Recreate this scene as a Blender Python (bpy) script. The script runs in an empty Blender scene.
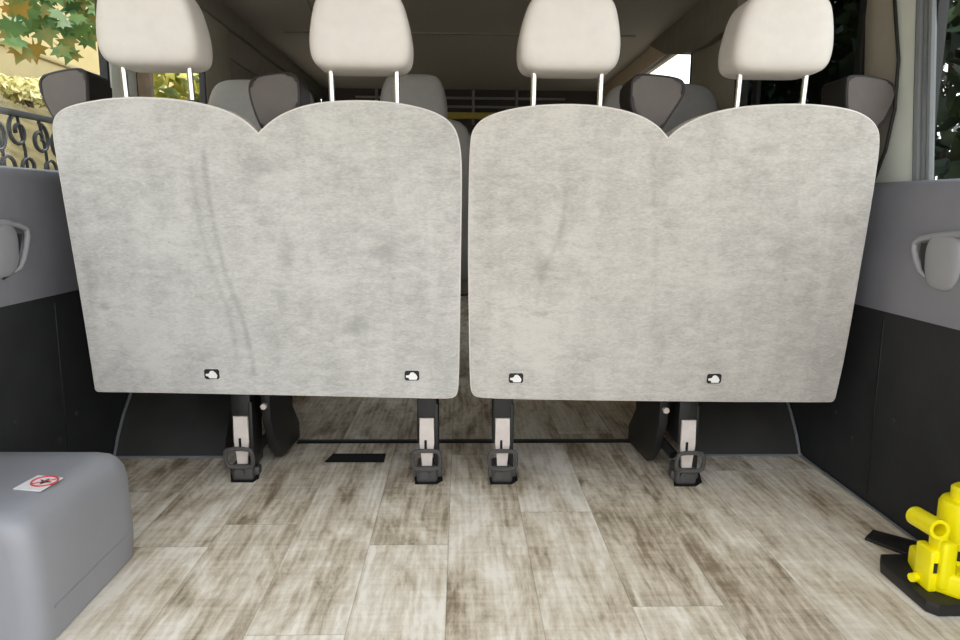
import bpy, bmesh, math, random
from mathutils import Vector, Matrix
random.seed(7)
S = bpy.context.scene
COL = S.collection
R = math.radians

# ------------------------------------------------------------------ camera, world, sun, exposure
CAM_H = 0.68
FPX = 700.0
PITCH = math.atan(115 / 700); YAW = math.atan(20 / 700); ROLL = R(0.4)
cam = bpy.data.cameras.new('camera'); cam.sensor_width = 36; cam.lens = FPX / 960 * 36
cam.clip_start = 0.02; cam.clip_end = 200
CAMROT = Matrix.Rotation(-YAW, 3, 'Z') @ Matrix.Rotation(math.pi / 2 - PITCH, 3, 'X') @ Matrix.Rotation(ROLL, 3, 'Z')
co = bpy.data.objects.new('camera', cam); COL.objects.link(co)
co.matrix_world = Matrix.Translation((0, 0, CAM_H)) @ CAMROT.to_4x4()
S.camera = co
W = bpy.data.worlds.new('sky'); S.world = W; W.use_nodes = True
nt = W.node_tree; nt.nodes.clear()
wo = nt.nodes.new('ShaderNodeOutputWorld'); bg = nt.nodes.new('ShaderNodeBackground')
tc = nt.nodes.new('ShaderNodeTexCoord'); sx = nt.nodes.new('ShaderNodeSeparateXYZ'); cr = nt.nodes.new('ShaderNodeValToRGB')
nt.links.new(tc.outputs['Generated'], sx.inputs[0]); nt.links.new(sx.outputs['Z'], cr.inputs[0])
cr.color_ramp.elements[0].position = 0.0; cr.color_ramp.elements[0].color = (1.0, 0.985, 0.965, 1)
cr.color_ramp.elements[1].position = 0.8; cr.color_ramp.elements[1].color = (0.80, 0.88, 1.0, 1)
nt.links.new(cr.outputs[0], bg.inputs[0]); bg.inputs[1].default_value = 1.5
nt.links.new(bg.outputs[0], wo.inputs[0])
sun = bpy.data.lights.new('sun', 'SUN'); sun.energy = 1.6; sun.angle = R(1.0); sun.color = (1, 0.93, 0.8)
so = bpy.data.objects.new('sun', sun); COL.objects.link(so)
so.rotation_euler = Vector((-0.07, -0.50, -0.86)).to_track_quat('-Z', 'Y').to_euler()
S.view_settings.view_transform = 'Standard'; S.view_settings.look = 'None'
S.view_settings.exposure = 1.0; S.view_settings.gamma = 1; S.view_settings.use_curve_mapping = False

# ------------------------------------------------------------------ measuring helpers (real points in the van from bearings)
O = Vector((0, 0, CAM_H))
def ray(x, y):
    return CAMROT @ Vector(((x - 480) / FPX, (320 - y) / FPX, -1))
def onX(x, y, X): d = ray(x, y); return O + d * (X / d.x)
def onY(x, y, Y): d = ray(x, y); return O + d * (Y / d.y)
def onZ(x, y, Z=0.0): d = ray(x, y); return O + d * ((Z - CAM_H) / d.z)
def onP(x, y, p, n): d = ray(x, y); return O + d * ((p - O).dot(n) / d.dot(n))

# ------------------------------------------------------------------ materials
def lin(c): return tuple((v / 255 / 12.92 if v / 255 <= 0.04045 else ((v / 255 + 0.055) / 1.055) ** 2.4) for v in c)
class NB:
    def __init__(s, name, rough=0.6, metal=0.0, spec=0.5):
        s.m = bpy.data.materials.new(name); s.m.use_nodes = True; s.t = s.m.node_tree
        s.b = s.t.nodes['Principled BSDF']; s.b.inputs['Roughness'].default_value = rough
        s.b.inputs['Metallic'].default_value = metal; s.b.inputs['Specular IOR Level'].default_value = spec
        s.co = s.t.nodes.new('ShaderNodeTexCoord').outputs['Object']
    def n(s, t, **k):
        x = s.t.nodes.new(t)
        for a, v in k.items(): setattr(x, a, v)
        return x
    def l(s, a, b): s.t.links.new(a, b)
    def val(s, inp, v):
        if hasattr(v, 'is_output'): s.l(v, inp)
        else: inp.default_value = v
    def math(s, op, a, b=None, c=None):
        x = s.n('ShaderNodeMath', operation=op); s.val(x.inputs[0], a)
        if b is not None: s.val(x.inputs[1], b)
        if c is not None: s.val(x.inputs[2], c)
        return x.outputs[0]
    def noise(s, scale, detail=3, rough=0.5, dist=0.0, vec=None):
        x = s.n('ShaderNodeTexNoise'); x.inputs['Scale'].default_value = scale; x.inputs['Detail'].default_value = detail
        x.inputs['Roughness'].default_value = rough; x.inputs['Distortion'].default_value = dist
        s.l(vec or s.co, x.inputs['Vector']); return x.outputs['Fac']
    def scaled(s, v, src=None):
        x = s.n('ShaderNodeVectorMath', operation='MULTIPLY'); s.l(src or s.co, x.inputs[0]); x.inputs[1].default_value = v; return x.outputs[0]
    def ramp(s, f, stops):
        x = s.n('ShaderNodeValToRGB'); s.l(f, x.inputs[0]); e = x.color_ramp.elements
        while len(e) < len(stops): e.new(0.5)
        for q, (p, c) in zip(e, stops): q.position = p; q.color = (*c, 1) if len(c) == 3 else c
        return x.outputs[0]
    def bump(s, f, strength, dist=0.002):
        x = s.n('ShaderNodeBump'); x.inputs['Strength'].default_value = strength; x.inputs['Distance'].default_value = dist
        s.l(f, x.inputs['Height']); s.l(x.outputs[0], s.b.inputs['Normal'])
    def color(s, c): s.val(s.b.inputs['Base Color'], c)
def mottled(name, c, rough=0.6, var=0.08, scale=30, bump=0.0, bscale=300, metal=0.0, spec=0.5):
    b = NB(name, rough, metal, spec); L = lin(c)
    f = b.noise(scale, 4)
    b.color(b.ramp(f, [(0.3, tuple(v * (1 - var) for v in L)), (0.7, tuple(min(1, v * (1 + var)) for v in L))]))
    if bump: b.bump(b.noise(bscale, 2), bump)
    return b.m

def carpet_mat(name, creases, smudges, org, tint=(1, 1, 1)):
    """brushed carpet; creases = [[(x, z), ...], width, depth], smudges = [(x, z, rx, rz, depth)] as worn nap marks, in metres"""
    b = NB(name, 0.95, spec=0.15)
    big = b.noise(6.5, 5, 0.62, 0.4)
    crease = b.noise(1.0, 3, 0.55, 0.5, vec=b.scaled((20, 1, 4)))
    fib = b.noise(1.0, 4, 0.75, vec=b.scaled((110, 90, 380)))
    smear = b.noise(1.0, 6, 0.72, 0.6, vec=b.scaled((22, 9, 60)))
    f = b.math('ADD', b.math('MULTIPLY', big, 0.24), b.math('MULTIPLY', crease, 0.14))
    f = b.math('ADD', f, b.math('MULTIPLY', fib, 0.34))
    f = b.math('ADD', f, b.math('MULTIPLY', smear, 0.28))
    sp = b.n('ShaderNodeSeparateXYZ'); b.l(b.co, sp.inputs[0])
    X = b.math('ADD', sp.outputs[0], org[0]); Z = b.math('ADD', sp.outputs[2], org[2])
    wob = b.math('MULTIPLY', b.math('SUBTRACT', b.noise(18, 3), 0.5), 0.016)
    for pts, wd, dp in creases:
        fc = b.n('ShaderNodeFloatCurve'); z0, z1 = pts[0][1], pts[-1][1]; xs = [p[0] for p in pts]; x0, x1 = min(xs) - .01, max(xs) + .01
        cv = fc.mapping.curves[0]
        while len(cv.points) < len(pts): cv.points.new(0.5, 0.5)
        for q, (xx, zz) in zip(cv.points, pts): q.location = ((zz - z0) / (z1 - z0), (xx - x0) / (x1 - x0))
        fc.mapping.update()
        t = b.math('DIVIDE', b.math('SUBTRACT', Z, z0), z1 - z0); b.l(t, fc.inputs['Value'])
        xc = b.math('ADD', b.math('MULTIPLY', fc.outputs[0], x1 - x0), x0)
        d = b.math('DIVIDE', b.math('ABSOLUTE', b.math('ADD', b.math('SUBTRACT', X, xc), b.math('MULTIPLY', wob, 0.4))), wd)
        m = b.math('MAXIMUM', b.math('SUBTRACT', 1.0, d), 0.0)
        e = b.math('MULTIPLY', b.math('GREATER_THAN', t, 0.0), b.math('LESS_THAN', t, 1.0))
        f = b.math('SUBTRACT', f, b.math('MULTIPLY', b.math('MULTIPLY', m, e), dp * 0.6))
    for (xx, zz, rx, rz, dp) in smudges:
        dx = b.math('DIVIDE', b.math('ADD', b.math('SUBTRACT', X, xx), wob), rx); dz = b.math('DIVIDE', b.math('ADD', b.math('SUBTRACT', Z, zz), wob), rz)
        r2 = b.math('ADD', b.math('MULTIPLY', dx, dx), b.math('MULTIPLY', dz, dz))
        m = b.math('MAXIMUM', b.math('SUBTRACT', 1.0, r2), 0.0)
        f = b.math('SUBTRACT', f, b.math('MULTIPLY', b.math('MULTIPLY', m, b.math('ADD', fib, 0.3)), dp * 0.7))
    T = lambda c: tuple(min(1, a * k) for a, k in zip(lin(c), tint))
    b.color(b.ramp(f, [(0.30, T((146, 146, 144))), (0.44, T((176, 174, 171))), (0.56, T((202, 200, 196)))]))
    b.bump(b.noise(1.0, 3, 0.7, vec=b.scaled((500, 300, 800))), 0.35, 0.001)
    return b.m

def plank_mat():
    b = NB('whitewashed_plank_vinyl', 0.6, spec=0.15)
    sp = b.n('ShaderNodeSeparateXYZ'); b.l(b.co, sp.inputs[0]); x, y = sp.outputs[0], sp.outputs[1]
    px = b.math('DIVIDE', b.math('ADD', x, 0.023 + 1.6), 0.16)
    i = b.math('FLOOR', px); fx = b.math('FRACT', px)
    wn = b.n('ShaderNodeTexWhiteNoise', noise_dimensions='1D'); b.l(b.math('ADD', i, 3.0), wn.inputs['W'])
    py = b.math('ADD', b.math('DIVIDE', y, 0.92), b.math('MULTIPLY', wn.outputs['Value'], 5.0))
    j = b.math('FLOOR', py); fy = b.math('FRACT', py)
    idv = b.n('ShaderNodeCombineXYZ'); b.l(i, idv.inputs[0]); b.l(j, idv.inputs[1])
    w2 = b.n('ShaderNodeTexWhiteNoise', noise_dimensions='2D'); b.l(idv.outputs[0], w2.inputs['Vector'])
    tone = w2.outputs['Value']
    off = b.n('ShaderNodeVectorMath', operation='SCALE'); b.l(w2.outputs['Color'], off.inputs[0]); off.inputs['Scale'].default_value = 31.0
    base = b.n('ShaderNodeVectorMath', operation='ADD'); b.l(b.co, base.inputs[0]); b.l(off.outputs[0], base.inputs[1])
    P = base.outputs[0]
    grain = b.noise(1.0, 6, 0.62, 1.6, vec=b.scaled((15, 3.0, 1), P))
    fine = b.noise(1.0, 4, 0.7, 0.4, vec=b.scaled((150, 9, 1), P))
    patch = b.noise(1.0, 7, 0.68, 0.8, vec=b.scaled((8.0, 2.5, 1), P))
    saw = b.noise(1.0, 3, 0.6, 0.3, vec=b.scaled((7, 75, 1), P))
    wv = b.n('ShaderNodeTexWave', wave_type='RINGS', rings_direction='Y'); b.l(b.scaled((9, 0.9, 1), P), wv.inputs['Vector'])
    wv.inputs['Scale'].default_value = 2.2; wv.inputs['Distortion'].default_value = 5.0; wv.inputs['Detail'].default_value = 3
    blot = b.noise(1.0, 6, 0.68, 1.2, vec=b.scaled((17, 5.5, 1), P))
    f = b.math('MULTIPLY', grain, 0.30)
    for s_, k in ((fine, 0.13), (patch, 0.50), (blot, 0.28), (saw, 0.10), (wv.outputs['Fac'], 0.03), (tone, 0.065)):
        f = b.math('ADD', f, b.math('MULTIPLY', s_, k))
    col = b.ramp(f, [(0.48, lin((88, 73, 56))), (0.595, lin((156, 139, 115))), (0.69, lin((214, 200, 177))), (0.80, lin((248, 240, 224)))])
    ex = b.math('MULTIPLY', b.math('MINIMUM', fx, b.math('SUBTRACT', 1.0, fx)), 0.16)
    ey = b.math('MULTIPLY', b.math('MINIMUM', fy, b.math('SUBTRACT', 1.0, fy)), 0.92)
    gap = b.math('LESS_THAN', b.math('MINIMUM', ex, ey), 0.0011)
    mx = b.n('ShaderNodeMix', data_type='RGBA'); b.l(b.math('MULTIPLY', gap, 0.28), mx.inputs['Factor']); b.l(col, mx.inputs['A']); mx.inputs['B'].default_value = (*lin((70, 60, 50)), 1)
    b.color(mx.outputs['Result'])
    b.bump(b.math('ADD', grain, b.math('MULTIPLY', saw, 0.6)), 0.12, 0.002)
    return b.m

def leaf_mat(name, c1, c2, c3):
    b = NB(name, *((0.95, 0, 0.05) if 'grass' in name else (0.5, 0, 0.4)))
    f = b.noise(3.0, 3, 0.6)
    b.color(b.ramp(f, [(0.35, lin(c1)), (0.5, lin(c2)), (0.65, lin(c3))]))
    b.b.inputs['Subsurface Weight'].default_value = 0.0
    return b.m
def glass_mat(name, tint):
    m = bpy.data.materials.new(name); m.use_nodes = True; t = m.node_tree; t.nodes.clear()
    o = t.nodes.new('ShaderNodeOutputMaterial'); tr = t.nodes.new('ShaderNodeBsdfTransparent'); gl = t.nodes.new('ShaderNodeBsdfGlossy')
    mx = t.nodes.new('ShaderNodeMixShader'); lw = t.nodes.new('ShaderNodeLayerWeight'); lw.inputs[0].default_value = 0.2
    tr.inputs[0].default_value = (*tint, 1); gl.inputs['Roughness'].default_value = 0.03
    pw = t.nodes.new('ShaderNodeMath'); pw.operation = 'MULTIPLY'; pw.inputs[1].default_value = 0.06; t.links.new(lw.outputs['Facing'], pw.inputs[0]); t.links.new(pw.outputs[0], mx.inputs[0]); t.links.new(tr.outputs[0], mx.inputs[1]); t.links.new(gl.outputs[0], mx.inputs[2]); t.links.new(mx.outputs[0], o.inputs[0])
    return m

M = dict(
    plank=plank_mat(),
    leather=mottled('headrest_leather', (219, 213, 206), 0.5, 0.03, 40, 0.06, 400),
    leather_dark=mottled('row_seat_leather', (150, 147, 143), 0.55, 0.04, 40),
    chrome=mottled('chrome', (225, 225, 225), 0.22, 0.02, 40, metal=1.0),
    armpad=mottled('armrest_pad_vinyl', (98, 91, 87), 0.6, 0.06, 30, 0.1, 500),
    armbody=mottled('armrest_black_vinyl', (42, 38, 38), 0.55, 0.1, 30),
    seam=mottled('seam_dark', (105, 103, 100), 0.7, 0.05),
    panel=mottled('grey_side_plastic', (131, 131, 138), 0.5, 0.04, 20, 0.08, 700),
    bracket_grey=mottled('light_grey_plastic', (152, 152, 156), 0.45, 0.03, 20, 0.05, 700),
    lower=mottled('charcoal_side_lining', (35, 36, 38), 0.75, 0.22, 12, 0.15, 250),
    arch=mottled('wheel_arch_rubber', (46, 45, 43), 0.7, 0.15, 14, 0.1, 200),
    headliner=mottled('headliner_felt', (178, 168, 158), 0.95, 0.05, 60, 0.1, 600, spec=0.1),
    header=mottled('dark_roof_trim', (140, 134, 122), 0.9, 0.08, 20, spec=0.2),
    pillar=mottled('pillar_trim_beige', (168, 161, 146), 0.8, 0.05, 20, spec=0.2),
    pale=mottled('pale_painted_pillar', (240, 244, 232), 0.4, 0.03, 8),
    rubber=mottled('window_rubber', (30, 30, 30), 0.6, 0.1),
    sealgrey=mottled('grey_window_seal', (118, 122, 124), 0.45, 0.05),
    tan=mottled('tan_cab_trim', (216, 197, 172), 0.8, 0.04, spec=0.2),
    blackmetal=mottled('black_seat_frame', (25, 25, 25), 0.5, 0.15, 40),
    greymetal=mottled('dark_grey_latch', (76, 74, 72), 0.5, 0.1, 40),
    steel=mottled('pale_steel_bracket', (214, 204, 196), 0.5, 0.08, 40, spec=0.4),
    hole=mottled('black_recess', (14, 13, 12), 0.9, 0.1),
    case=mottled('grey_case_plastic', (146, 147, 152), 0.42, 0.02, 20, 0.06, 900),
    white=mottled('white_sticker', (238, 236, 234), 0.5, 0.02),
    red=mottled('red_print', (205, 70, 70), 0.5, 0.03),
    ink=mottled('black_print', (28, 26, 26), 0.6, 0.03),
    yellow=mottled('yellow_enamel', (255, 240, 0), 0.4, 0.02, 30),
    jackbase=mottled('black_cast_iron', (32, 31, 31), 0.55, 0.2, 40, 0.2, 300),
    dark=mottled('dark_bulkhead', (70, 62, 56), 0.8, 0.08),
    rail=mottled('grey_grille_bar', (128, 124, 116), 0.6, 0.05),
    ochre=mottled('ochre_strip', (176, 158, 70), 0.7, 0.08),
    glass=glass_mat('clear_glass', (0.96, 0.98, 0.97)), tint=glass_mat('tinted_glass', (0.22, 0.24, 0.24)),
    grass=leaf_mat('dry_grass_bank', (80, 71, 47), (98, 88, 60), (116, 104, 74)),
    ground=mottled('yard_gravel', (170, 164, 150), 0.95, 0.15, 8),
    stucco=mottled('cream_stucco', (156, 141, 102), 0.95, 0.08, 3),
    cream=mottled('cream_render', (186, 166, 116), 0.95, 0.06, 2),
    orange=mottled('orange_stucco', (196, 116, 52), 0.95, 0.06, 3),
    rooftile=mottled('brown_roof_tile', (150, 104, 70), 0.9, 0.15, 10),
    iron=mottled('wrought_iron', (40, 42, 46), 0.5, 0.1),
    bark=mottled('bark', (90, 74, 56), 0.9, 0.2, 20),
    maple=leaf_mat('maple_leaves', (46, 84, 38), (84, 112, 46), (176, 120, 40)),
    shrub_pale=leaf_mat('pale_shrub_leaves', (196, 186, 120), (226, 216, 150), (244, 236, 184)),
    shrub_lime=leaf_mat('lime_shrub_leaves', (74, 88, 36), (136, 138, 52), (214, 200, 96)),
    shrub_dark=leaf_mat('dark_hedge_leaves', (24, 36, 20), (38, 52, 28), (86, 102, 52)),
)

# ------------------------------------------------------------------ object helpers
ORIG = {}
def thing(name, label, cat, loc, group=None):
    o = bpy.data.objects.new(name, None); COL.objects.link(o); o.location = loc; o.empty_display_size = 0.1
    o['label'] = label; o['category'] = cat
    if group: o['group'] = group
    ORIG[o.name] = Vector(loc); return o
def obj(name, bm, mat, parent=None, smooth=35, loc=None):
    """link bm (world coordinates) as one mesh object, optionally a part of parent"""
    bmesh.ops.recalc_face_normals(bm, faces=bm.faces[:])
    me = bpy.data.meshes.new(name)
    if parent is not None: org = ORIG[parent.name]
    elif loc is not None: org = Vector(loc)
    else: org = Vector((0, 0, 0))
    bmesh.ops.translate(bm, verts=bm.verts[:], vec=-org)
    bm.to_mesh(me); bm.free()
    for p in me.polygons: p.use_smooth = True
    me.set_sharp_from_angle(angle=R(smooth))
    me.materials.append(M[mat] if isinstance(mat, str) else mat)
    o = bpy.data.objects.new(name, me); COL.objects.link(o)
    if parent is not None: o.parent = parent
    else: o.location = org
    ORIG[o.name] = org
    return o
def struct(name, bm, mat, parent=None, smooth=35):
    o = obj(name, bm, mat, parent, smooth)
    if parent is None: o['kind'] = 'structure'
    return o
def tag(o, label, cat, group=None):
    o['label'] = label; o['category'] = cat
    if group: o['group'] = group
    return o
def NB_(): return bmesh.new()
def bevel(bm, edges, w, seg=2):
    if w > 0: bmesh.ops.bevel(bm, geom=list(edges), offset=w, segments=seg, affect='EDGES', profile=0.5, clamp_overlap=True)
def add_box(bm, a, b, bev=0.0, seg=2, rot=None):
    """box between corners a and b; rot = (Matrix3, pivot)"""
    a, b = Vector(a), Vector(b)
    t = bmesh.new()
    r = bmesh.ops.create_cube(t, size=1)
    for v in t.verts: v.co = Vector(((a[k] + b[k]) / 2 + v.co[k] * abs(b[k] - a[k]) for k in range(3)))
    bevel(t, t.edges, bev, seg)
    if rot: bmesh.ops.rotate(t, verts=t.verts[:], cent=rot[1], matrix=rot[0])
    merge(bm, t)
def merge(bm, t):
    me = bpy.data.meshes.new('tmp'); t.to_mesh(me); t.free(); bm.from_mesh(me); bpy.data.meshes.remove(me)
def add_slab(bm, pts, vec, bev=0.0, seg=2, front_only=False):
    t = bmesh.new(); vec = Vector(vec)
    A = [t.verts.new(p) for p in pts]; B = [t.verts.new(Vector(p) + vec) for p in pts]
    fa = t.faces.new(A); fb = t.faces.new(B[::-1]); n = len(A)
    for k in range(n): t.faces.new((A[k], B[k], B[(k + 1) % n], A[(k + 1) % n]))
    if bev:
        e = set(fa.edges)
        if not front_only: e |= set(fb.edges)
        bevel(t, e, bev, seg)
    merge(bm, t)
def add_tube(bm, pts, r, seg=10, closed=False, cap=True):
    pts = [Vector(p) for p in pts]; n = len(pts); rings = []
    rr = r if isinstance(r, (list, tuple)) else [r] * n
    prev = None
    for k in range(n):
        a = pts[(k - 1) % n] if (closed or k > 0) else pts[k]
        b = pts[(k + 1) % n] if (closed or k < n - 1) else pts[k]
        d = (b - a).normalized()
        if prev is None: u = d.orthogonal().normalized()
        else:
            u = prev - d * prev.dot(d)
            u = u.normalized() if u.length > 1e-6 else d.orthogonal().normalized()
        prev = u; w = d.cross(u)
        rings.append([bm.verts.new(pts[k] + (u * math.cos(2 * math.pi * q / seg) + w * math.sin(2 * math.pi * q / seg)) * rr[k]) for q in range(seg)])
    for k in range(n if closed else n - 1):
        A, B = rings[k], rings[(k + 1) % n]
        for q in range(seg): bm.faces.new((A[q], A[(q + 1) % seg], B[(q + 1) % seg], B[q]))
    if cap and not closed:
        bm.faces.new(rings[0][::-1]); bm.faces.new(rings[-1])
def chaikin(pts, it=2):
    for _ in range(it):
        q = []
        for k in range(len(pts)):
            a, b = Vector(pts[k]), Vector(pts[(k + 1) % len(pts)])
            q += [a * 0.75 + b * 0.25, a * 0.25 + b * 0.75]
        pts = q
    return pts
def inset_ring(pts, c, k): return [c + (p - c) * k for p in pts]
def add_superbox(bm, c, hw, hd, hh, n=5, taper=None, res=12, lean=0.0):
    t = bmesh.new(); bmesh.ops.create_cube(t, size=2)
    bmesh.ops.subdivide_edges(t, edges=t.edges[:], cuts=res, use_grid_fill=True)
    for v in t.verts:
        p = v.co; s = (abs(p.x) ** n + abs(p.y) ** n + abs(p.z) ** n) ** (1 / n); p = p / s
        k = taper(p.z) if taper else 1.0
        v.co = Vector((c[0] + p.x * hw * k, c[1] + p.y * hd * (0.8 + 0.2 * k) + p.z * lean, c[2] + p.z * hh))
    merge(bm, t)
def add_disc(bm, c, r, nrm, depth, seg=16):
    nrm = Vector(nrm).normalized(); c = Vector(c)
    add_tube(bm, [c - nrm * depth / 2, c + nrm * depth / 2], r, seg)

# ================================================================== SETTING: van body
YR, YF = 0.16, 5.25           # rear door opening, front end
CEIL = 1.50
bm = NB_(); add_box(bm, (-0.945, YR, -0.03), (0.95, YF, 0)); floor = struct('floor', bm, 'plank')
floor['label'] = 'weathered whitewashed plank vinyl van floor'
bm = NB_(); add_box(bm, (-1.02, YR, CEIL), (1.02, YF, CEIL + 0.05)); ceil_ = struct('ceiling', bm, 'headliner')
bm = NB_()
for y_ in (3.56,): add_box(bm, (-0.85, y_, CEIL - 0.006), (0.85, y_ + 0.02, CEIL))
obj('headliner_seam', bm, 'header', ceil_)
bm = NB_(); add_tube(bm, [(-0.62, 2.2, CEIL - 0.003), (-0.62, 3.0, CEIL - 0.003), (-0.66, 3.4, CEIL - 0.003)], 0.004, 6); obj('headliner_seam', bm, 'header', ceil_)

def side(sgn):
    X = 0.945 if sgn > 0 else -0.935
    nm = 'right' if sgn > 0 else 'left'
    zb, zt = (0.452, 0.738) if sgn > 0 else (0.468, 0.755)
    # moulded middle panel, profile in X-Z run along Y
    prof = [(0.0, zb), (-0.004, zb + 0.05), (-0.006, zt - 0.165), (0.004, zt - 0.140), (0.006, zt - 0.03), (0.016, zt - 0.006), (0.035, zt), (0.075, zt), (0.075, zb)]
    bm = NB_(); add_slab(bm, [(X + sgn * a, YR, z) for a, z in prof], (0, YF - YR, 0))
    w = struct('wall_' + nm, bm, 'panel', smooth=50)
    bm = NB_(); add_box(bm, (X + sgn * 0.004, YR, -0.01), (X + sgn * 0.075, YF, zb - 0.001)); obj('lower_lining', bm, 'lower', w)
    bm = NB_()
    ys = [1.63] if sgn < 0 else [1.52]
    for yy in ys: add_box(bm, (X + sgn * 0.002, yy, 0.02), (X + sgn * 0.006, yy + 0.005, zb - 0.02), 0.001)
    obj('lining_seam', bm, 'blackmetal', w)
    bm = NB_()
    for (yy, zz) in ((1.68, 0.17), (1.60, 0.13), (1.45, 0.22)): add_disc(bm, (X + sgn * 0.003, yy, zz), 0.006, (1, 0, 0), 0.006, 10)
    obj('lining_clip', bm, 'arch', w)
    bm = NB_(); add_tube(bm, [(X - sgn * 0.002, YR, 0.002), (X - sgn * 0.002, 1.83, 0.002)], 0.003, 6); obj('floor_edge_trim', bm, 'sealgrey', w)
    # load cover bracket: bulging body with a raised rim hooked round it
    xi = X - sgn * 0.004
    px = (lambda x, y, o=0.0: onX(x, y, xi - sgn * o))
    if sgn < 0: rim = [(-16, 223), (-8, 222.2), (5, 222.5), (18, 225), (26, 229), (27.5, 236), (26, 248), (23, 260), (20, 268), (15, 272)]; slot = [(-10, 232), (8, 232), (22, 234), (22, 240), (18, 262), (10, 276), (4, 280), (2, 270)]; cb = (1, 250)
    else: rim = [(966, 235), (960, 234.2), (952, 234.5), (935, 236), (920, 239), (915, 243), (914.5, 250), (917, 262), (920, 271), (925, 277)]; slot = [(960, 242), (940, 243), (921, 243), (920, 250), (922, 268), (930, 284), (938, 289), (940, 280)]; cb = (944, 262)
    c_ = px(*cb); bm = NB_(); add_superbox(bm, c_, 0.013, 0.050, 0.056, 2.8, lambda z: 1 + 0.2 * z); br = obj('cover_bracket', bm, 'bracket_grey', w)
    bm = NB_(); add_tube(bm, [px(*p, 0.006) for p in rim], [0.0062] * (len(rim) - 2) + [0.005, 0.0025], 10); obj('bracket_rim', bm, 'bracket_grey', br)
    bm = NB_(); add_slab(bm, [px(*p, 0.003) for p in slot], (sgn * 0.004, 0, 0)); obj('bracket_slot', bm, 'armbody', br)
    return w
wl = side(-1); wr = side(1)

WT = 1.42        # window top
ti = [0]; wi = [0]
def trim(bm, mat, smooth=35):
    ti[0] += 1; return struct('trim_%d' % ti[0], bm, mat, smooth=smooth)
def window(X, ya, yb, za, zb, mat):
    wi[0] += 1
    s = 1 if X > 0 else -1
    bm = NB_(); xo = X + s * 0.012
    fr = 0.012
    for a, b in (((ya, za), (yb, za + fr)), ((ya, zb - fr), (yb, zb)), ((ya, za), (ya + fr, zb)), ((yb - fr, za), (yb, zb))):
        add_box(bm, (xo - 0.012, a[0], a[1]), (xo + 0.012, b[0], b[1]), 0.003)
    w = struct('window_%d' % wi[0], bm, 'rubber')
    bm = NB_(); add_box(bm, (xo - 0.002, ya + 0.005, za + 0.005), (xo + 0.002, yb - 0.005, zb - 0.005)); obj('pane', bm, mat, w)
    return w
# left side: window, pillar, window, then panel with an added front window
XL = -1.0
FL = 1.0 / 0.94; FRR = 1.0 / 0.95
for ya, yb, mt in ((1.985 * FL, 2.14 * FL, 'pale'), (2.72 * FL, 3.2, 'pillar')):
    bm = NB_(); add_box(bm, (XL - 0.03, ya, 0.74), (XL + 0.004, yb, WT), 0.008); trim(bm, mt)
bm = NB_(); add_box(bm, (XL - 0.055, 3.2, 1.30), (XL, YF, WT), 0.01); add_box(bm, (XL - 0.055, 3.2, 0.74), (XL, 3.7, 1.30), 0.01); add_box(bm, (XL - 0.055, 5.0, 0.74), (XL, YF, 1.30), 0.01); trim(bm, 'header')
window(XL, 3.7, 5.0, 0.73, 1.30, 'glass')  # hidden front window, added to let light onto the cab trim and headliner
bm = NB_(); add_box(bm, (XL - 0.055, YR, WT), (XL + 0.012, YF, CEIL + 0.04), 0.012); trim(bm, 'header')
window(XL, 0.40, 1.985 * FL, 0.73, WT, 'glass'); window(XL, 2.14 * FL, 2.72 * FL, 0.73, WT, 'glass')
bm = NB_(); add_box(bm, (XL - 0.055, YR, 0.755), (XL + 0.0, 0.40, WT), 0.01); trim(bm, 'panel')
# right side
XR = 1.0
bm = NB_(); add_box(bm, (XR, 1.462 * FRR, 0.72), (XR + 0.02, 1.70 * FRR, WT), 0.006); trim(bm, 'pale')
bm = NB_(); add_slab(bm, chaikin([onX(*p, XR - 0.008) for p in ((866, -40), (888, -40), (893, 0), (897, 60), (893, 110), (884, 150), (870, 186), (862, 186))], 1), (0.012, 0, 0), 0.003); trim(bm, 'pillar')
bm = NB_(); e_ = [onX(*p, XR - 0.010) for p in ((889, -40), (894.5, 0), (898.5, 60), (894.5, 110), (885.5, 150), (874, 180))]; add_tube(bm, e_, 0.004, 8); trim(bm, 'rubber')
bm = NB_()
for k_, xx in enumerate((919, 925, 931)): add_tube(bm, [onX(xx + 4 - k_ * .5, -40, XR - 0.004), onX(xx, 100, XR - 0.004), onX(xx - 1.5, 190, XR - 0.004)], (0.011, 0.006, 0.008)[k_], 8)
trim(bm, 'sealgrey')
bm = NB_(); add_box(bm, (XR, 2.50 * FRR, 0.72), (XR + 0.055, 3.0 * FRR, WT), 0.012); trim(bm, 'pillar')
bm = NB_(); add_box(bm, (XR - 0.004, 1.80, 0.72), (XR + 0.01, 1.83, WT), 0.004); add_box(bm, (XR - 0.004, 2.42, 0.72), (XR + 0.01, 2.47, WT), 0.004); trim(bm, 'rubber')
bm = NB_(); add_box(bm, (XR - 0.012, YR, WT), (XR + 0.055, 2.64, CEIL + 0.04), 0.012); trim(bm, 'header')
bm = NB_(); add_box(bm, (XR - 0.008, 2.64, WT - 0.015), (XR + 0.055, YF, CEIL + 0.04), 0.01); trim(bm, 'tan')
bm = NB_(); add_slab(bm, [(XR - 0.03, y, z) for y, z in ((2.58, CEIL + 0.01), (2.58, 1.32), (2.9, 1.315), (3.21, 1.34), (3.47, 1.395), (3.74, 1.49), (3.79, CEIL + 0.01))], (0.06, 0, 0), 0.008); trim(bm, 'header')
window(XR, 0.40, 1.462 * FRR, 0.715, WT, 'glass'); window(XR, 1.70 * FRR, 2.64, 0.715, WT, 'tint'); window(XR, 3.0 * FRR, 5.0, 0.715, WT - 0.005, 'glass')
bm = NB_(); add_box(bm, (XR, YR, 0.735), (XR + 0.055, 0.40, WT), 0.01); trim(bm, 'panel')
bm = NB_(); add_box(bm, (XR, 5.0, 0.735), (XR + 0.055, YF, WT), 0.01); trim(bm, 'tan')
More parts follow.
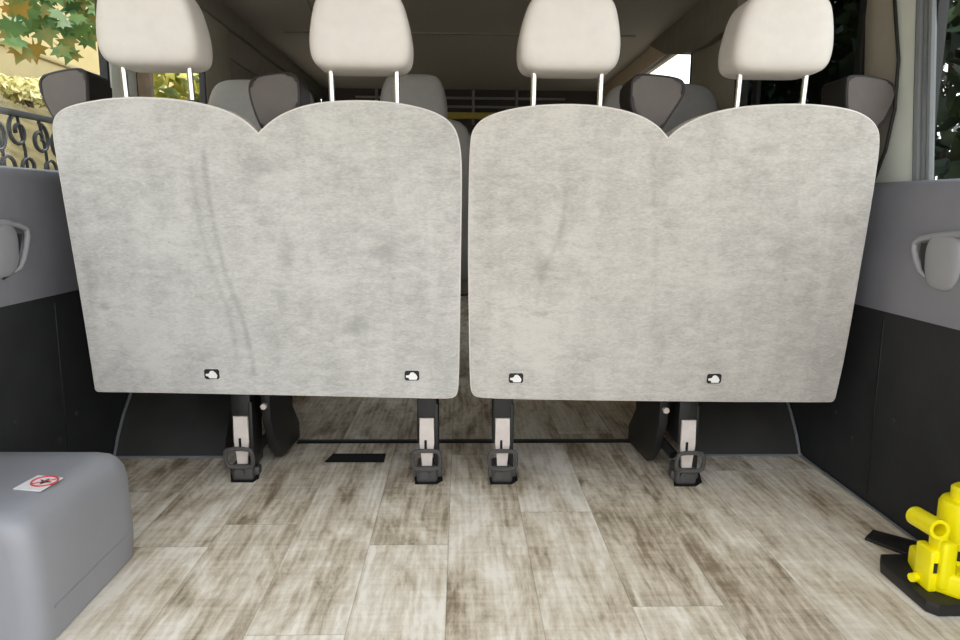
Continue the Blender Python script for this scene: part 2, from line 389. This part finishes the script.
# front end
bm = NB_(); add_box(bm, (-1.0, YF, -0.03), (1.01, YF + 0.05, CEIL + 0.05)); wf = struct('wall_front', bm, 'dark')
bm = NB_()
for z_ in (1.435, 1.375): add_box(bm, (-0.75, YF - 0.05, z_ - 0.008), (0.75, YF - 0.03, z_ + 0.008), 0.003)
for x_ in (-0.6, -0.3, 0.0, 0.09, 0.4): 
    if x_ != 0.0: add_box(bm, (x_ - 0.01, YF - 0.055, 1.25), (x_ + 0.01, YF - 0.035, 1.49), 0.003)
obj('grille_bar', bm, 'rail', wf)
bm = NB_(); add_box(bm, (-0.5, YF - 0.06, 1.29), (0.5, YF - 0.02, 1.335), 0.006); obj('ochre_ledge', bm, 'ochre', wf)
# wheel arches
def arch(sgn):
    xa, xb = (0.63, 0.948) if sgn > 0 else (-0.938, -0.64)
    pr = [(1.83, 0), (1.86, 0.05), (1.90, 0.10), (1.95, 0.145), (2.03, 0.19), (2.15, 0.22), (2.35, 0.235), (2.75, 0.23), (2.95, 0.18), (3.15, 0.09), (3.28, 0)]
    bm = NB_(); add_slab(bm, [(xa, y, z) for y, z in pr], (xb - xa, 0, 0), 0.006); o = trim(bm, 'arch', 30)
    bm = NB_(); add_tube(bm, [(xa, 1.828, 0.002), (xb, 1.828, 0.002)], 0.004, 6); obj('edge_strip', bm, 'sealgrey', o)
    ex = xb - 0.006 if sgn > 0 else xa + 0.006
    bm = NB_(); add_tube(bm, [(ex, y - 0.002, z + 0.002) for y, z in pr[:6]], 0.004, 6); obj('edge_strip', bm, 'sealgrey', o)
arch(-1); arch(1)
# floor details
bm = NB_(); add_box(bm, (-0.47, 1.940, -0.004), (0.52, 1.956, 0.0015)); obj('floor_rail', bm, 'hole', floor)
bm = NB_(); add_box(bm, (-0.47, 1.958, -0.004), (0.52, 1.964, 0.004)); obj('rail_lip', bm, 'arch', floor)
bm = NB_(); add_slab(bm, [onZ(*p, 0.0012) for p in ((333, 453.5), (386, 453.5), (384, 462), (324, 462))], (0, 0, -0.004)); obj('floor_slot', bm, 'hole', floor)

# ================================================================== REAR BENCHES
PB = Vector((0, 1.555, 0.26)); PT = Vector((0, 1.485, 0.86))
UP = (PT - PB).normalized(); NRM = Vector((0, -UP.z, UP.y))   # faces the camera
FWD = -NRM
def onback(x, y, d=0.0): return onP(x, y, PB + NRM * d, NRM)
L_OUT = [(52, 128), (56, 114), (70, 106.5), (100, 100.5), (130, 98), (165, 99), (200, 104), (225, 111), (244, 121), (258, 134.5), (258, 135),
         (270, 123), (287, 112.5), (312, 104.5), (345, 101.5), (380, 102), (410, 106), (435, 113), (452, 124), (459, 142), (461, 170), (460, 240),
         (459, 320), (458, 375), (457, 393), (453, 398), (435, 398), (280, 394.5), (150, 392), (99, 391.5), (95.7, 391), (95, 386), (84, 315), (72, 245), (60, 175)]
R_OUT = [(471, 142), (474, 129), (485, 118), (510, 110), (540, 106), (575, 105), (610, 108), (640, 116), (658, 127), (668, 139), (668.3, 139.5),
         (681, 128), (702, 117), (732, 109), (770, 105.5), (810, 105), (845, 109), (864, 115), (877, 126), (880, 141), (874, 185), (864, 245),
         (852, 315), (842, 368), (836, 394), (834.3, 401), (830, 401.8), (700, 401), (600, 400), (482, 398), (473, 395), (471, 385), (470, 330), (469, 250), (470, 180)]
def lift(c, k): return Vector(c)
def legs_for(root, lx, ly, outer, sgn):
    """one seat leg: foot in a floor recess, latch block, loop handle, pale bracket, black post"""
    g = onZ(lx, ly, 0.0); gx, gy = g.x, g.y + 0.028
    bm = NB_(); add_box(bm, (gx - 0.024, gy - 0.02, 0.10), (gx + 0.024, gy + 0.05, 0.255), 0.004); add_box(bm, (gx - 0.05, gy - 0.03, 0.24), (gx + 0.05, gy + 0.10, 0.27), 0.004)
    add_box(bm, (gx + sgn * 0.022 - 0.006, gy - 0.02, 0.03), (gx + sgn * 0.022 + 0.006, gy + 0.06, 0.20), 0.003)
    leg = obj('leg', bm, 'blackmetal', root)
    bm = NB_(); add_slab(bm, [(gx + a, gy - 0.026, z) for a, z in ((-0.018, 0.165), (0.018, 0.165), (0.018, 0.10), (0.014, 0.07), (0.012, 0.03), (-0.012, 0.03), (-0.014, 0.07), (-0.018, 0.10))], (0, 0.008, 0), 0.0015)
    b = obj('bracket', bm, 'steel', leg); b['label'] = 'pale bare steel bracket'
    bm = NB_(); add_box(bm, (gx - 0.006, gy - 0.0275, 0.088), (gx + 0.000, gy - 0.026, 0.110), 0.0); obj('bracket_slot', bm, 'hole', leg)
    bm = NB_(); add_box(bm, (gx - 0.026, gy - 0.03, 0.0), (gx + 0.026, gy + 0.035, 0.045), 0.008, 3); add_disc(bm, (gx - 0.006, gy - 0.03, 0.024), 0.012, (0, 1, 0), 0.012, 14)
    add_box(bm, (gx - 0.034, gy - 0.012, 0.008), (gx + 0.036, gy + 0.014, 0.03), 0.004)
    obj('latch_foot', bm, 'greymetal', leg)
    bm = NB_(); w_ = 0.033
    lp = [(-w_, 0.05), (-w_, 0.082), (-w_ + 0.008, 0.092), (w_ - 0.008, 0.092), (w_, 0.082), (w_, 0.05), (w_ - 0.01, 0.042), (-w_ + 0.01, 0.042)]
    add_tube(bm, chaikin([Vector((gx + a, gy - 0.045 + (z - 0.05) * -0.2, z)) for a, z in lp], 1), 0.0052, 8, closed=True)
    obj('latch_handle', bm, 'greymetal', leg)
    if outer:
        s2 = outer
        bm = NB_()
        xx = gx + s2 * 0.045
        add_slab(bm, [(xx, gy + a, z) for a, z in ((-0.0, 0.25), (0.0, 0.15), (0.04, 0.07), (0.10, 0.015), (0.30, 0.0), (0.30, 0.05), (0.22, 0.12), (0.26, 0.25))], (s2 * 0.022, 0, 0), 0.003)
        add_tube(bm, [(gx + s2 * 0.02, gy + 0.02, 0.06), (xx, gy + 0.09, 0.09)], 0.012, 8)
        br = obj('side_plate', bm, 'blackmetal', leg)
        bm = NB_(); add_disc(bm, (xx + s2 * 0.008, gy - 0.004, 0.185), 0.008, (0, 1, 0), 0.014, 6); bo = obj('bolt', bm, 'steel', leg); bo['label'] = 'pale hexagonal bolt'
    bm = NB_(); add_slab(bm, [onZ(lx + a, ly + b, 0.0012) for a, b in ((-13, -14), (13 + (5 if outer > 0 else 0), -14), (16, -3), (10, 1), (-12, 1))], (0, 0, -0.004)); obj('latch_recess', bm, 'hole', floor)
def headrest(root, cx, cy, w, h, posts, topy):
    c = onY(cx, cy, 1.468); k = (c - O).length / (ray(cx, cy)).length / FPX; c = onY(cx, cy - 3, 1.50); c.y = 1.515
    tp = lambda z: (1.0 - 0.22 * max(0, (z + 0.35) / 1.35) ** 1.6 - 0.05 * max(0, (-0.35 - z) / 0.65) ** 2)
    bm = NB_(); add_superbox(bm, c, w / 2 * k * 0.99, 0.062, h / 2 * k * 0.96, 6.5, tp, 16, lean=-0.012); hr = obj('headrest', bm, 'leather', root, 60)
    for px_ in posts:
        a = onY(px_, 88, 1.515); bm = NB_(); add_tube(bm, [(a.x, 1.535, 0.78), (a.x, 1.515, c.z - h / 2 * k + 0.03)], 0.0062, 12); p = obj('post', bm, 'chrome', hr); p['label'] = 'polished chrome headrest post'
        s_ = onback(px_, topy); bm = NB_(); add_tube(bm, [(a.x, 1.53, s_.z - 0.03), (a.x, 1.527, s_.z + 0.004)], 0.0125, 12); obj('post_collar', bm, 'armbody', root)
def armrest(root, out, sgn):
    Y0 = 1.615
    f = [onY(*p, Y0) for p in out]; c = sum(f, Vector()) / len(f)
    f = chaikin(f, 2)
    bm = NB_(); add_slab(bm, inset_ring(f, c, 1.05), (0, 0.105, 0), 0.012, 3); low = NB_()
    add_box(bm, (c.x - 0.03, Y0 + 0.03, 0.45), (c.x + 0.03, Y0 + 0.09, c.z - 0.02), 0.01)
    a = obj('armrest', bm, 'armbody', root); a['label'] = 'black folded-up armrest with grey pad'
    bm = NB_(); add_slab(bm, [p + Vector((0, -0.006, 0)) for p in inset_ring(f, c, 0.97)], (0, 0.02, 0), 0.007, 3, True); obj('armrest_pad', bm, 'armpad', a)
    bm = NB_(); add_tube(bm, [p + Vector((0, -0.001, 0)) for p in inset_ring(f, c, 1.0)], 0.0042, 6, closed=True); obj('armrest_piping', bm, 'armbody', a)
def bench(label, out, legs, heads, arms, tags, sgn, creases, smudges, tint):
    pts = chaikin([onback(*p) for p in out], 2); c = sum(pts, Vector()) / len(pts)
    x0, x1 = min(p.x for p in pts), max(p.x for p in pts)
    root = thing('rear_bench_seat', label, 'seat', ((x0 + x1) / 2, 1.66, 0), 'rear bench seats')
    bm = NB_(); add_slab(bm, pts, FWD * 0.055, 0.009, 3); xz = lambda x, y: (onback(x, y).x, onback(x, y).z)
    cm = carpet_mat('seat_carpet', [([xz(*p) for p in c_][::-1], w_ / 480, d_) for c_, w_, d_ in creases], [(*xz(x, y), rx / 480, ry / 480, d_) for x, y, rx, ry, d_ in smudges], root.location, tint)
    back = obj('backrest', bm, cm, root, 40)
    bm = NB_(); add_tube(bm, [p + FWD * 0.004 for p in inset_ring(pts, c, 0.998)], 0.0038, 6, closed=True); e = obj('edge_piping', bm, 'leather', back); e['label'] = 'paler rolled edge of the carpeted back'
    bm = NB_(); fp = [p + FWD * 0.052 - UP * (p - c).dot(UP) * 0.045 for p in inset_ring(pts, c, 0.965)]; add_slab(bm, fp, FWD * 0.075, 0.022, 3); obj('back_cushion', bm, 'leather', root, 40)
    bm = NB_(); m = (x0 + x1) / 2
    for a, b in ((x0 + 0.04, m - 0.004), (m + 0.004, x1 - 0.03)): add_box(bm, (a, 1.68, 0.30), (b, 2.10, 0.42), 0.03, 3)
    obj('seat_cushion', bm, 'leather', root)
    bm = NB_(); add_box(bm, (x0 + 0.05, 1.62, 0.262), (x1 - 0.05, 2.08, 0.298), 0.008); obj('seat_frame', bm, 'blackmetal', root)
    for lx, ly, o in legs: legs_for(root, lx, ly, o, 1 if lx < 460 else 1)
    for h in heads: headrest(root, *h)
    for a in arms: armrest(root, a, sgn)
    for lx, ly in tags:
        q = onback(lx, ly, 0.0); A = Vector((1, 0, 0))
        def P(a, b, d): return q + A * a + UP * b + NRM * d
        rr = [(-0.0165, -0.008), (-0.0135, -0.0115), (0.0135, -0.0115), (0.0165, -0.008), (0.0165, 0.008), (0.0135, 0.0115), (-0.0135, 0.0115), (-0.0165, 0.008)]
        bm = NB_(); add_slab(bm, [P(a, b, 0.0016) for a, b in rr], FWD * 0.003); t = obj('anchor_label', bm, 'ink', root); t['label'] = 'small black and white child seat anchor label'
        bm = NB_()
        seat = [(-0.006, -0.0095), (0.0105, -0.0095), (0.0125, -0.003), (0.009, 0.0035), (0.003, 0.0085), (-0.003, 0.0075), (-0.006, 0.002), (-0.0135, 0.0005), (-0.0135, -0.004), (-0.008, -0.005)]
        add_slab(bm, [P(a, b, 0.0024) for a, b in seat], FWD * 0.0012)
        obj('pictogram', bm, 'white', t)
    return root
A1 = [(37, 79), (58, 72.5), (76, 69.5), (85, 71), (88, 80), (88, 126), (70, 130), (58, 122), (50, 110)]
A2 = [(250, 83), (257, 77), (286, 73), (296, 76), (299, 86), (299, 112), (284, 124), (266, 134), (258, 118), (251, 97)]
A3 = [(684, 86), (679, 79), (644, 75), (634, 77), (631, 86), (631, 112), (648, 124), (659, 132), (667, 118), (682, 96)]
A4 = [(846, 80), (850, 76.5), (866, 77), (886, 80.5), (894, 87), (893, 98), (886, 113), (877, 130), (860, 132), (846, 118)]
bench('left grey carpet-backed double rear seat under the two left headrests', L_OUT, [(243, 481, 1), (427, 483, 0)],
      [(151.5, 31, 102, 80, (124, 190), 99), (361.5, 36, 104, 77, (331, 396.5), 103)], [A1, A2], [(212, 374), (412, 375.5)], -1,
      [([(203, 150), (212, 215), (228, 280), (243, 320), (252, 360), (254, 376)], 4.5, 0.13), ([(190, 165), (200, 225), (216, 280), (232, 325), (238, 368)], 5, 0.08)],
      [(286, 255, 9, 34, 0.13), (283, 300, 7, 20, 0.10), (356, 326, 16, 13, 0.16), (90, 280, 9, 26, 0.12), (105, 305, 8, 6, 0.12), (265, 165, 30, 10, 0.10), (380, 255, 22, 12, 0.07)], (1.0, 1.0, 0.985))
bench('right grey carpet-backed double rear seat beside the yellow jack', R_OUT, [(502, 483, 0), (686, 485, -1)],
      [(569, 39, 104, 76, (534, 601), 107), (779, 40, 103, 77, (739.5, 805.5), 107)], [A3, A4], [(516, 378), (714, 378.5)], 1,
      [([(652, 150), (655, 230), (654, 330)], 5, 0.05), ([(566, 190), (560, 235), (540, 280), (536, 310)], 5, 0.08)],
      [(542, 270, 9, 22, 0.14), (540, 313, 14, 4, 0.16), (835, 220, 26, 9, 0.10), (765, 150, 16, 8, 0.10), (562, 235, 7, 26, 0.08), (600, 150, 26, 9, 0.06)], (1.02, 0.995, 0.96))

# ================================================================== ROW AHEAD
def row_seat(label, cx, w, top, Y=2.55):
    r = thing('passenger_seat', label, 'seat', (cx, Y + 0.3, 0), 'passenger seats ahead of the rear benches')
    bm = NB_(); add_superbox(bm, (cx, Y + 0.05, 0.68), 0.225, 0.06, 0.30, 6, lambda z: 1 - 0.08 * max(0, z), 10, -0.04); obj('backrest', bm, 'leather_dark', r, 60)
    bm = NB_(); add_superbox(bm, (cx, Y + 0.32, 0.40), 0.225, 0.24, 0.065, 6, None, 8); obj('seat_cushion', bm, 'leather_dark', r, 60)
    bm = NB_(); add_superbox(bm, (cx, Y, top - 0.10), w / 2, 0.055, 0.10, 5, lambda z: 1 - 0.16 * max(0, z), 10); h = obj('headrest', bm, 'leather_dark', r, 60)
    for s in (-1, 1):
        bm = NB_(); add_tube(bm, [(cx + s * 0.06, Y, 0.88), (cx + s * 0.06, Y, top - 0.17)], 0.006, 8); obj('post', bm, 'chrome', h)
    bm = NB_(); add_box(bm, (cx - 0.15, Y + 0.14, 0.0), (cx + 0.15, Y + 0.46, 0.345), 0.02); obj('pedestal', bm, 'blackmetal', r)
row_seat('grey seat top ahead, left of the dark armrest between the left headrests', -0.69, 0.37, 1.10)
row_seat('grey seat ahead peeping up between the two middle headrests', -0.165, 0.235, 1.125)
row_seat('grey seat top ahead, under the white side window', 0.70, 0.42, 1.105)

# ================================================================== CASE
case = thing('storage_case', 'grey moulded plastic case on the floor against the left wall', 'case', (-0.79, 1.15, 0))
def case_sec(k, y, ztop, inset):
    x0, x1 = -0.925, -0.630
    zt = ztop - inset * .7
    return [(x0, y, 0.003), (x1 - 0.004 - inset, y, 0.003), (x1 - inset, y, 0.05), (x1 - 0.003 - inset, y, zt - 0.045), (x1 - 0.008 - inset, y, zt - 0.025), (x1 - 0.018 - inset, y, zt - 0.011), (x1 - 0.032 - inset, y, zt - 0.003), (x1 - 0.055 - inset, y, zt), (x0, y, zt + 0.001)]
bm = NB_()
secs = [case_sec(0, y_, z_, i_) for y_, z_, i_ in ((0.982, 0.222, 0.034), (0.984, 0.222, 0.022), (0.990, 0.222, 0.011), (1.000, 0.222, 0.004), (1.016, 0.222, 0.0), (1.12, 0.221, 0), (1.25, 0.216, 0), (1.285, 0.214, 0.0), (1.296, 0.212, 0.005), (1.301, 0.207, 0.014), (1.302, 0.205, 0.02))]
rings = [[bm.verts.new(p) for p in s] for s in secs]
for A, B in zip(rings[:-1], rings[1:]):
    for q in range(len(A)): bm.faces.new((A[q], A[(q + 1) % len(A)], B[(q + 1) % len(A)], B[q]))
bm.faces.new(rings[0][::-1]); bm.faces.new(rings[-1])
obj('shell', bm, 'case', case, 50)
bm = NB_(); add_tube(bm, [(-0.6305, 1.02, 0.058), (-0.6305, 1.27, 0.058)], 0.0025, 6); obj('moulded_rib', bm, 'case', case)
# sticker with a red no-load ring
sp = [onZ(*p, 0.2235) for p in ((13, 488.5), (38, 475), (63, 477.5), (40, 491))]
bm = NB_(); add_slab(bm, sp, (0, 0, -0.0015)); st = obj('warning_sticker', bm, 'white', case); st['label'] = 'white sticker with a red prohibition sign'
sc_ = sum(sp, Vector()) / 4 + (sp[2] - sp[0]) * 0.12
ax = (sp[2] - sp[1]).normalized(); ay = (sp[1] - sp[0]).normalized()
hw = min((sp[2] - sp[1]).length, (sp[1] - sp[0]).length) * 0.42
bm = NB_(); add_tube(bm, [sc_ + ax * hw * math.cos(a * math.pi / 12) + ay * hw * math.sin(a * math.pi / 12) + Vector((0, 0, 0.0004)) for a in range(24)], 0.0016, 6, closed=True)
add_tube(bm, [sc_ + (ax + ay) * hw * 0.7, sc_ - (ax + ay) * hw * 0.7], 0.0014, 6); obj('prohibition_ring', bm, 'red', st)
bm = NB_(); add_slab(bm, [sc_ + ax * hw * a + ay * hw * b + Vector((0, 0, 0.0008)) for a, b in ((-0.6, 0.25), (-0.1, 0.1), (0.0, 0.6), (0.2, 0.1), (0.65, 0.0), (0.2, -0.2), (0.0, -0.6), (-0.2, -0.1))], (0, 0, -0.001)); obj('pictogram', bm, 'ink', st)

# ================================================================== BOTTLE JACK
g = onZ(928, 610, 0)
jx, jy = 0.873, 1.165
jack = thing('bottle_jack', 'yellow hydraulic bottle jack on a black base by the right wall', 'jack', (jx, jy, 0))
bm = NB_()
bp = [onZ(*p, 0) for p in ((928, 609), (886, 566), (884, 560))]
base = [(0.793, 1.075, 0), (0.793, 1.205, 0), (0.812, 1.238, 0), (0.925, 1.238, 0), (0.925, 1.06, 0), (0.806, 1.06, 0)]
add_slab(bm, base, (0, 0, 0.022), 0.004); obj('base_plate', bm, 'jackbase', jack)
bm = NB_(); add_slab(bm, [(0.826, 1.10, 0.02), (0.826, 1.16, 0.02), (0.84, 1.20, 0.02), (0.915, 1.20, 0.02), (0.92, 1.09, 0.02), (0.85, 1.075, 0.02)], (0, 0, 0.042), 0.008, 3); ft = obj('pump_block', bm, 'yellow', jack)
bm = NB_(); add_disc(bm, (0.806, 1.13, 0.034), 0.008, (1, 0.3, 0), 0.014, 8); obj('release_valve', bm, 'yellow', ft)
bm = NB_(); pr_ = [(0.0, 0.045), (0.040, 0.045), (0.042, 0.05), (0.042, 0.160), (0.038, 0.168), (0.026, 0.170), (0.026, 0.190), (0.022, 0.194), (0.0, 0.194)]
cx_, cy_ = 0.900, 1.150
seg = 28; rg = [[bm.verts.new((cx_ + r * math.cos(2 * math.pi * q / seg), cy_ + r * math.sin(2 * math.pi * q / seg), z)) for q in range(seg)] for r, z in pr_[1:-1]]
for A, B in zip(rg[:-1], rg[1:]):
    for q in range(seg): bm.faces.new((A[q], A[(q + 1) % seg], B[(q + 1) % seg], B[q]))
bm.faces.new(rg[0][::-1]); bm.faces.new(rg[-1]); obj('cylinder', bm, 'yellow', jack)
bm = NB_(); 
ringp = [(cx_ + 0.0425 * math.cos(2 * math.pi * q / seg), cy_ + 0.0425 * math.sin(2 * math.pi * q / seg)) for q in range(seg)]
lo = [bm.verts.new((x, y, 0.070)) for x, y in ringp]; hi = [bm.verts.new((x, y, 0.088)) for x, y in ringp]
for q in range(seg): bm.faces.new((lo[q], lo[(q + 1) % seg], hi[(q + 1) % seg], hi[q]))
obj('black_band', bm, 'ink', jack)
# pump lug and handle socket (hollow tube pointing at the doors)
bm = NB_(); add_box(bm, (0.812, 1.10, 0.021), (0.830, 1.145, 0.098), 0.005, 3); add_box(bm, (0.824, 1.088, 0.03), (0.850, 1.128, 0.118), 0.006, 3); lug = obj('pump_lug', bm, 'yellow', jack)
bm = NB_(); add_box(bm, (0.817, 1.0985, 0.058), (0.823, 1.101, 0.076), 0.0); obj('lug_slot', bm, 'ink', lug)
t0, t1 = onY(914, 515, 1.16), onY(940, 530, 1.085)
d = (t1 - t0).normalized(); bm = NB_(); ro, ri = 0.0170, 0.0110; n_ = 20
u = d.orthogonal().normalized(); w = d.cross(u)
def ring(c, r): return [bm.verts.new(c + (u * math.cos(2 * math.pi * q / n_) + w * math.sin(2 * math.pi * q / n_)) * r) for q in range(n_)]
rs = [ring(t0, ro * 0.8), ring(t0 + d * 0.004, ro), ring(t1, ro), ring(t1, ri), ring(t0 + d * 0.02, ri)]
for A, B in zip(rs[:-1], rs[1:]):
    for q in range(n_): bm.faces.new((A[q], A[(q + 1) % n_], B[(q + 1) % n_], B[q]))
bm.faces.new(rs[0][::-1]); bm.faces.new(rs[-1])
add_box(bm, (0.822, 1.10, 0.095), (0.840, 1.13, 0.130), 0.005)
obj('handle_socket', bm, 'yellow', jack)
# flat black bar on the floor behind the jack
q = [onZ(*p, 0.008) for p in ((865, 537), (873, 529), (918, 541), (915, 556))]
bm = NB_(); add_slab(bm, q, (0, 0, -0.0075), 0.002); o = obj('flat_bar', bm, 'jackbase', None, loc=(sum(p.x for p in q) / 4, sum(p.y for p in q) / 4, 0.0))
tag(o, 'flat black bar lying on the floor beside the yellow jack', 'bar')

# ================================================================== OUTDOORS
GZ = -0.6
bm = NB_(); add_box(bm, (-14, -12, GZ - 0.2), (14, 27, GZ)); struct('ground', bm, 'ground')
bm = NB_(); add_slab(bm, [(-3.3, -3, GZ - 0.1), (-3.5, -3, 0.3), (-5.4, -3, 1.85), (-6.0, -3, 1.95), (-11.5, -3, 2.2), (-11.5, -3, GZ - 0.1)], (0, 30, 0)); struct('hillside', bm, 'grass')
bm = NB_(); add_box(bm, (-6.9, -2.5, 1.85), (-6.6, 14.5, 2.9), 0.02); add_box(bm, (-6.96, -2.5, 2.9), (-6.54, 14.5, 2.98), 0.02); tag(obj('garden_wall', bm, 'stucco', None, loc=(-6.75, 6, 1.85)), 'low cream stucco garden wall behind the pale shrubs on the bank', 'wall')
hs = thing('house', 'orange house wall at the top left corner beyond the leaves', 'house', (-8.5, 9, 2.0))
bm = NB_(); add_box(bm, (-9.0, 4.0, 1.9), (-8.0, 12.35, 4.4)); obj('house_wall', bm, 'orange', hs)
bm = NB_(); add_box(bm, (-9.1, 3.8, 4.4), (-7.7, 12.5, 4.5)); obj('roof', bm, 'rooftile', hs)
hs = thing('apartment_building', 'tall cream building filling the view behind the orange house', 'building', (-10.2, 14, 2.0))
bm = NB_(); add_box(bm, (-10.9, -2.0, 1.9), (-9.6, 26.0, 9.0)); obj('building_wall', bm, 'cream', hs)
bm = NB_(); add_box(bm, (-11.0, -2.1, 9.0), (-9.5, 26.1, 9.12)); obj('roof_slab', bm, 'rooftile', hs)
def leaf_cloud(bm, n, fn, size, rnd):
    for _ in range(n):
        c = Vector(fn()); s = size * rnd.uniform(0.6, 1.3)
        a = Vector((rnd.gauss(0, 1), rnd.gauss(0, 1), rnd.gauss(0, 1))).normalized(); b = a.orthogonal().normalized()
        k = a.cross(b); th = rnd.uniform(0, 6.28); b, k = b * math.cos(th) + k * math.sin(th), k * math.cos(th) - b * math.sin(th)
        vs = [bm.verts.new(c + b * p * s + k * q * s + a * z * s) for p, q, z in ((-1, 0, 0), (-0.2, 0.5, 0.12), (1, 0, -0.1), (-0.2, -0.5, 0.12))]
        bm.faces.new(vs)
def shrub(name, label, cat, c, rad, n, size, mat, group=None, seed=1):
    rnd = random.Random(seed); c = Vector(c)
    r = thing(name, label, cat, (c.x, c.y, c.z), group)
    bm = NB_()
    def fn():
        while True:
            p = Vector((rnd.uniform(-1, 1), rnd.uniform(-1, 1), rnd.uniform(-1, 1)))
            if 0.35 < p.length < 1: break
        return (c.x + p.x * rad[0], c.y + p.y * rad[1], c.z + rad[2] + 0.05 + p.z * rad[2])
    leaf_cloud(bm, n, fn, size, rnd); obj('foliage', bm, mat, r)
    bm = NB_()
    for k in range(4):
        e = (c.x + rnd.uniform(-.5, .5) * rad[0], c.y + rnd.uniform(-.5, .5) * rad[1], c.z + rad[2] * 1.4); add_tube(bm, [(c.x, c.y, c.z - 0.03), (c.x * .5 + e[0] * .5, c.y * .5 + e[1] * .5, c.z + rad[2] * 0.7), e], [0.03, 0.02, 0.01], 6)
    obj('stem', bm, 'bark', r)
for k, y_ in enumerate((7.3, 8.6, 9.9, 11.2, 12.5)):
    shrub('pale_shrub', 'low pale cream shrub on top of the dry bank', 'shrub', (-5.75, y_, 1.93), (0.35, 0.58, 0.16), 900, 0.06, 'shrub_pale', 'pale shrubs along the bank', 20 + k)
shrub('lime_shrub', 'yellow-green shrub beyond the left windows, under the leftmost headrest', 'shrub', (-2.15, 6.0, GZ), (0.6, 0.95, 1.3), 3000, 0.07, 'shrub_lime', None, 5)
for k, (x_, y_) in enumerate(((2.3, 1.9), (2.4, 3.45), (2.3, 5.0))):
    shrub('dark_hedge_shrub', ('dark green shrub outside the rear right window', 'dark green shrub outside the tinted right window, nearer the pillar', 'dark green shrub outside the tinted right window, farthest forward')[k], 'shrub', (x_, y_, GZ), (0.6, 0.75, 1.6), 4200, 0.075, 'shrub_dark', None, 40 + k)
# maple
def maple_leaf(bm, c, n, up, s):
    n = n.normalized(); up = (up - n * up.dot(n)).normalized(); sd = n.cross(up)
    o_ = [(0, -0.45), (0.05, -0.1), (0.38, -0.28), (0.30, -0.08), (0.62, 0.05), (0.40, 0.16), (0.46, 0.36), (0.22, 0.28), (0.14, 0.42), (0.0, 0.75), (-0.14, 0.42), (-0.22, 0.28), (-0.46, 0.36), (-0.40, 0.16), (-0.62, 0.05), (-0.30, -0.08), (-0.38, -0.28), (-0.05, -0.1)]
    bm.faces.new([bm.verts.new(c + sd * a * s + up * b * s + n * (-0.25 * abs(a) * s)) for a, b in o_])
mp = thing('maple_tree', 'maple tree with lobed leaves hanging outside the left window', 'tree', (-2.0, 4.7, GZ))
bm = NB_(); add_tube(bm, [(-2.0, 4.7, GZ - 0.03), (-2.02, 4.68, 0.8), (-1.98, 4.6, 1.7), (-2.0, 4.5, 2.6)], [0.09, 0.075, 0.06, 0.04], 10)
br_pts = [[(-1.99, 4.55, 2.0), (-1.95, 3.9, 2.05), (-1.92, 3.2, 1.75)], [(-2.0, 4.5, 2.4), (-2.2, 3.8, 2.35), (-2.05, 3.1, 2.0), (-1.98, 2.85, 1.75)], [(-2.0, 4.5, 2.5), (-1.6, 4.9, 2.5)]]
for b_ in br_pts: add_tube(bm, b_, [0.03 - 0.02 * k / (len(b_) - 1) for k in range(len(b_))], 6)
obj('trunk', bm, 'bark', mp)
bm = NB_(); rnd = random.Random(3)
spots = []
for _ in range(95): spots.append((onX(rnd.uniform(8, 105), rnd.uniform(-30, 32), -rnd.uniform(1.85, 2.25)), rnd.uniform(0.08, 0.115)))
for p_ in ((22, 50), (14, 40), (34, 47), (25, 12), (60, 48), (66, 40), (78, 20), (45, 32), (88, 38), (70, 52)): spots.append((onX(*p_, -1.95), 0.105))
for _ in range(110): spots.append((Vector((rnd.uniform(-2.6, -1.4), rnd.uniform(3.0, 5.2), rnd.uniform(2.0, 2.9))), rnd.uniform(0.09, 0.14)))
for c, s in spots: maple_leaf(bm, c, Vector((rnd.uniform(0.2, 1), -1 + rnd.uniform(-.4, .6), rnd.uniform(-.6, .8))), Vector((rnd.uniform(-1, 1), rnd.uniform(-.6, .6), -1)), s)
obj('foliage', bm, 'maple', mp)
# wrought iron fence
XFN = -2.5
fn_ = thing('iron_fence', 'black wrought iron scroll fence outside the left window', 'fence', (XFN, 4.0, GZ))
zr = onX(20, 114, XFN).z
for k in range(3):
    bm = NB_(); yy = 2.2 + 1.15 * k + 0.18; add_box(bm, (XFN - 0.02, yy - 0.02, GZ - 0.02), (XFN + 0.02, yy + 0.02, zr + 0.03), 0.004); obj('post', bm, 'iron', fn_)
bm = NB_(); add_box(bm, (XFN - 0.015, 2.2, zr - 0.018), (XFN + 0.015, 5.0, zr + 0.018), 0.004); obj('top_rail', bm, 'iron', fn_)
bm = NB_(); add_box(bm, (XFN - 0.012, 2.2, zr - 0.62), (XFN + 0.012, 5.0, zr - 0.59), 0.003); obj('bottom_rail', bm, 'iron', fn_)
def spiral(cy, cz, r0, r1, a0, a1, n=22): return [Vector((XFN, cy + (r0 + (r1 - r0) * k / n) * math.cos(a0 + (a1 - a0) * k / n), cz + (r0 + (r1 - r0) * k / n) * math.sin(a0 + (a1 - a0) * k / n))) for k in range(n + 1)]
for k in range(13):
    yy = 2.3 + k * 0.205; bm = NB_(); fl = 1 if k % 2 else -1
    add_tube(bm, spiral(yy, zr - 0.10 - 0.025 * (k % 3), 0.095, 0.022, math.pi / 2, math.pi / 2 + fl * 8.2), 0.012, 6)
    add_tube(bm, spiral(yy + 0.08, zr - 0.30, 0.085, 0.02, -math.pi / 2, -math.pi / 2 - fl * 7.5), 0.011, 6)
    add_tube(bm, [(XFN, yy, zr), (XFN, yy + 0.05, zr - 0.2), (XFN, yy + 0.08, zr - 0.6)], 0.009, 6)
    obj('scroll', bm, 'iron', fn_)
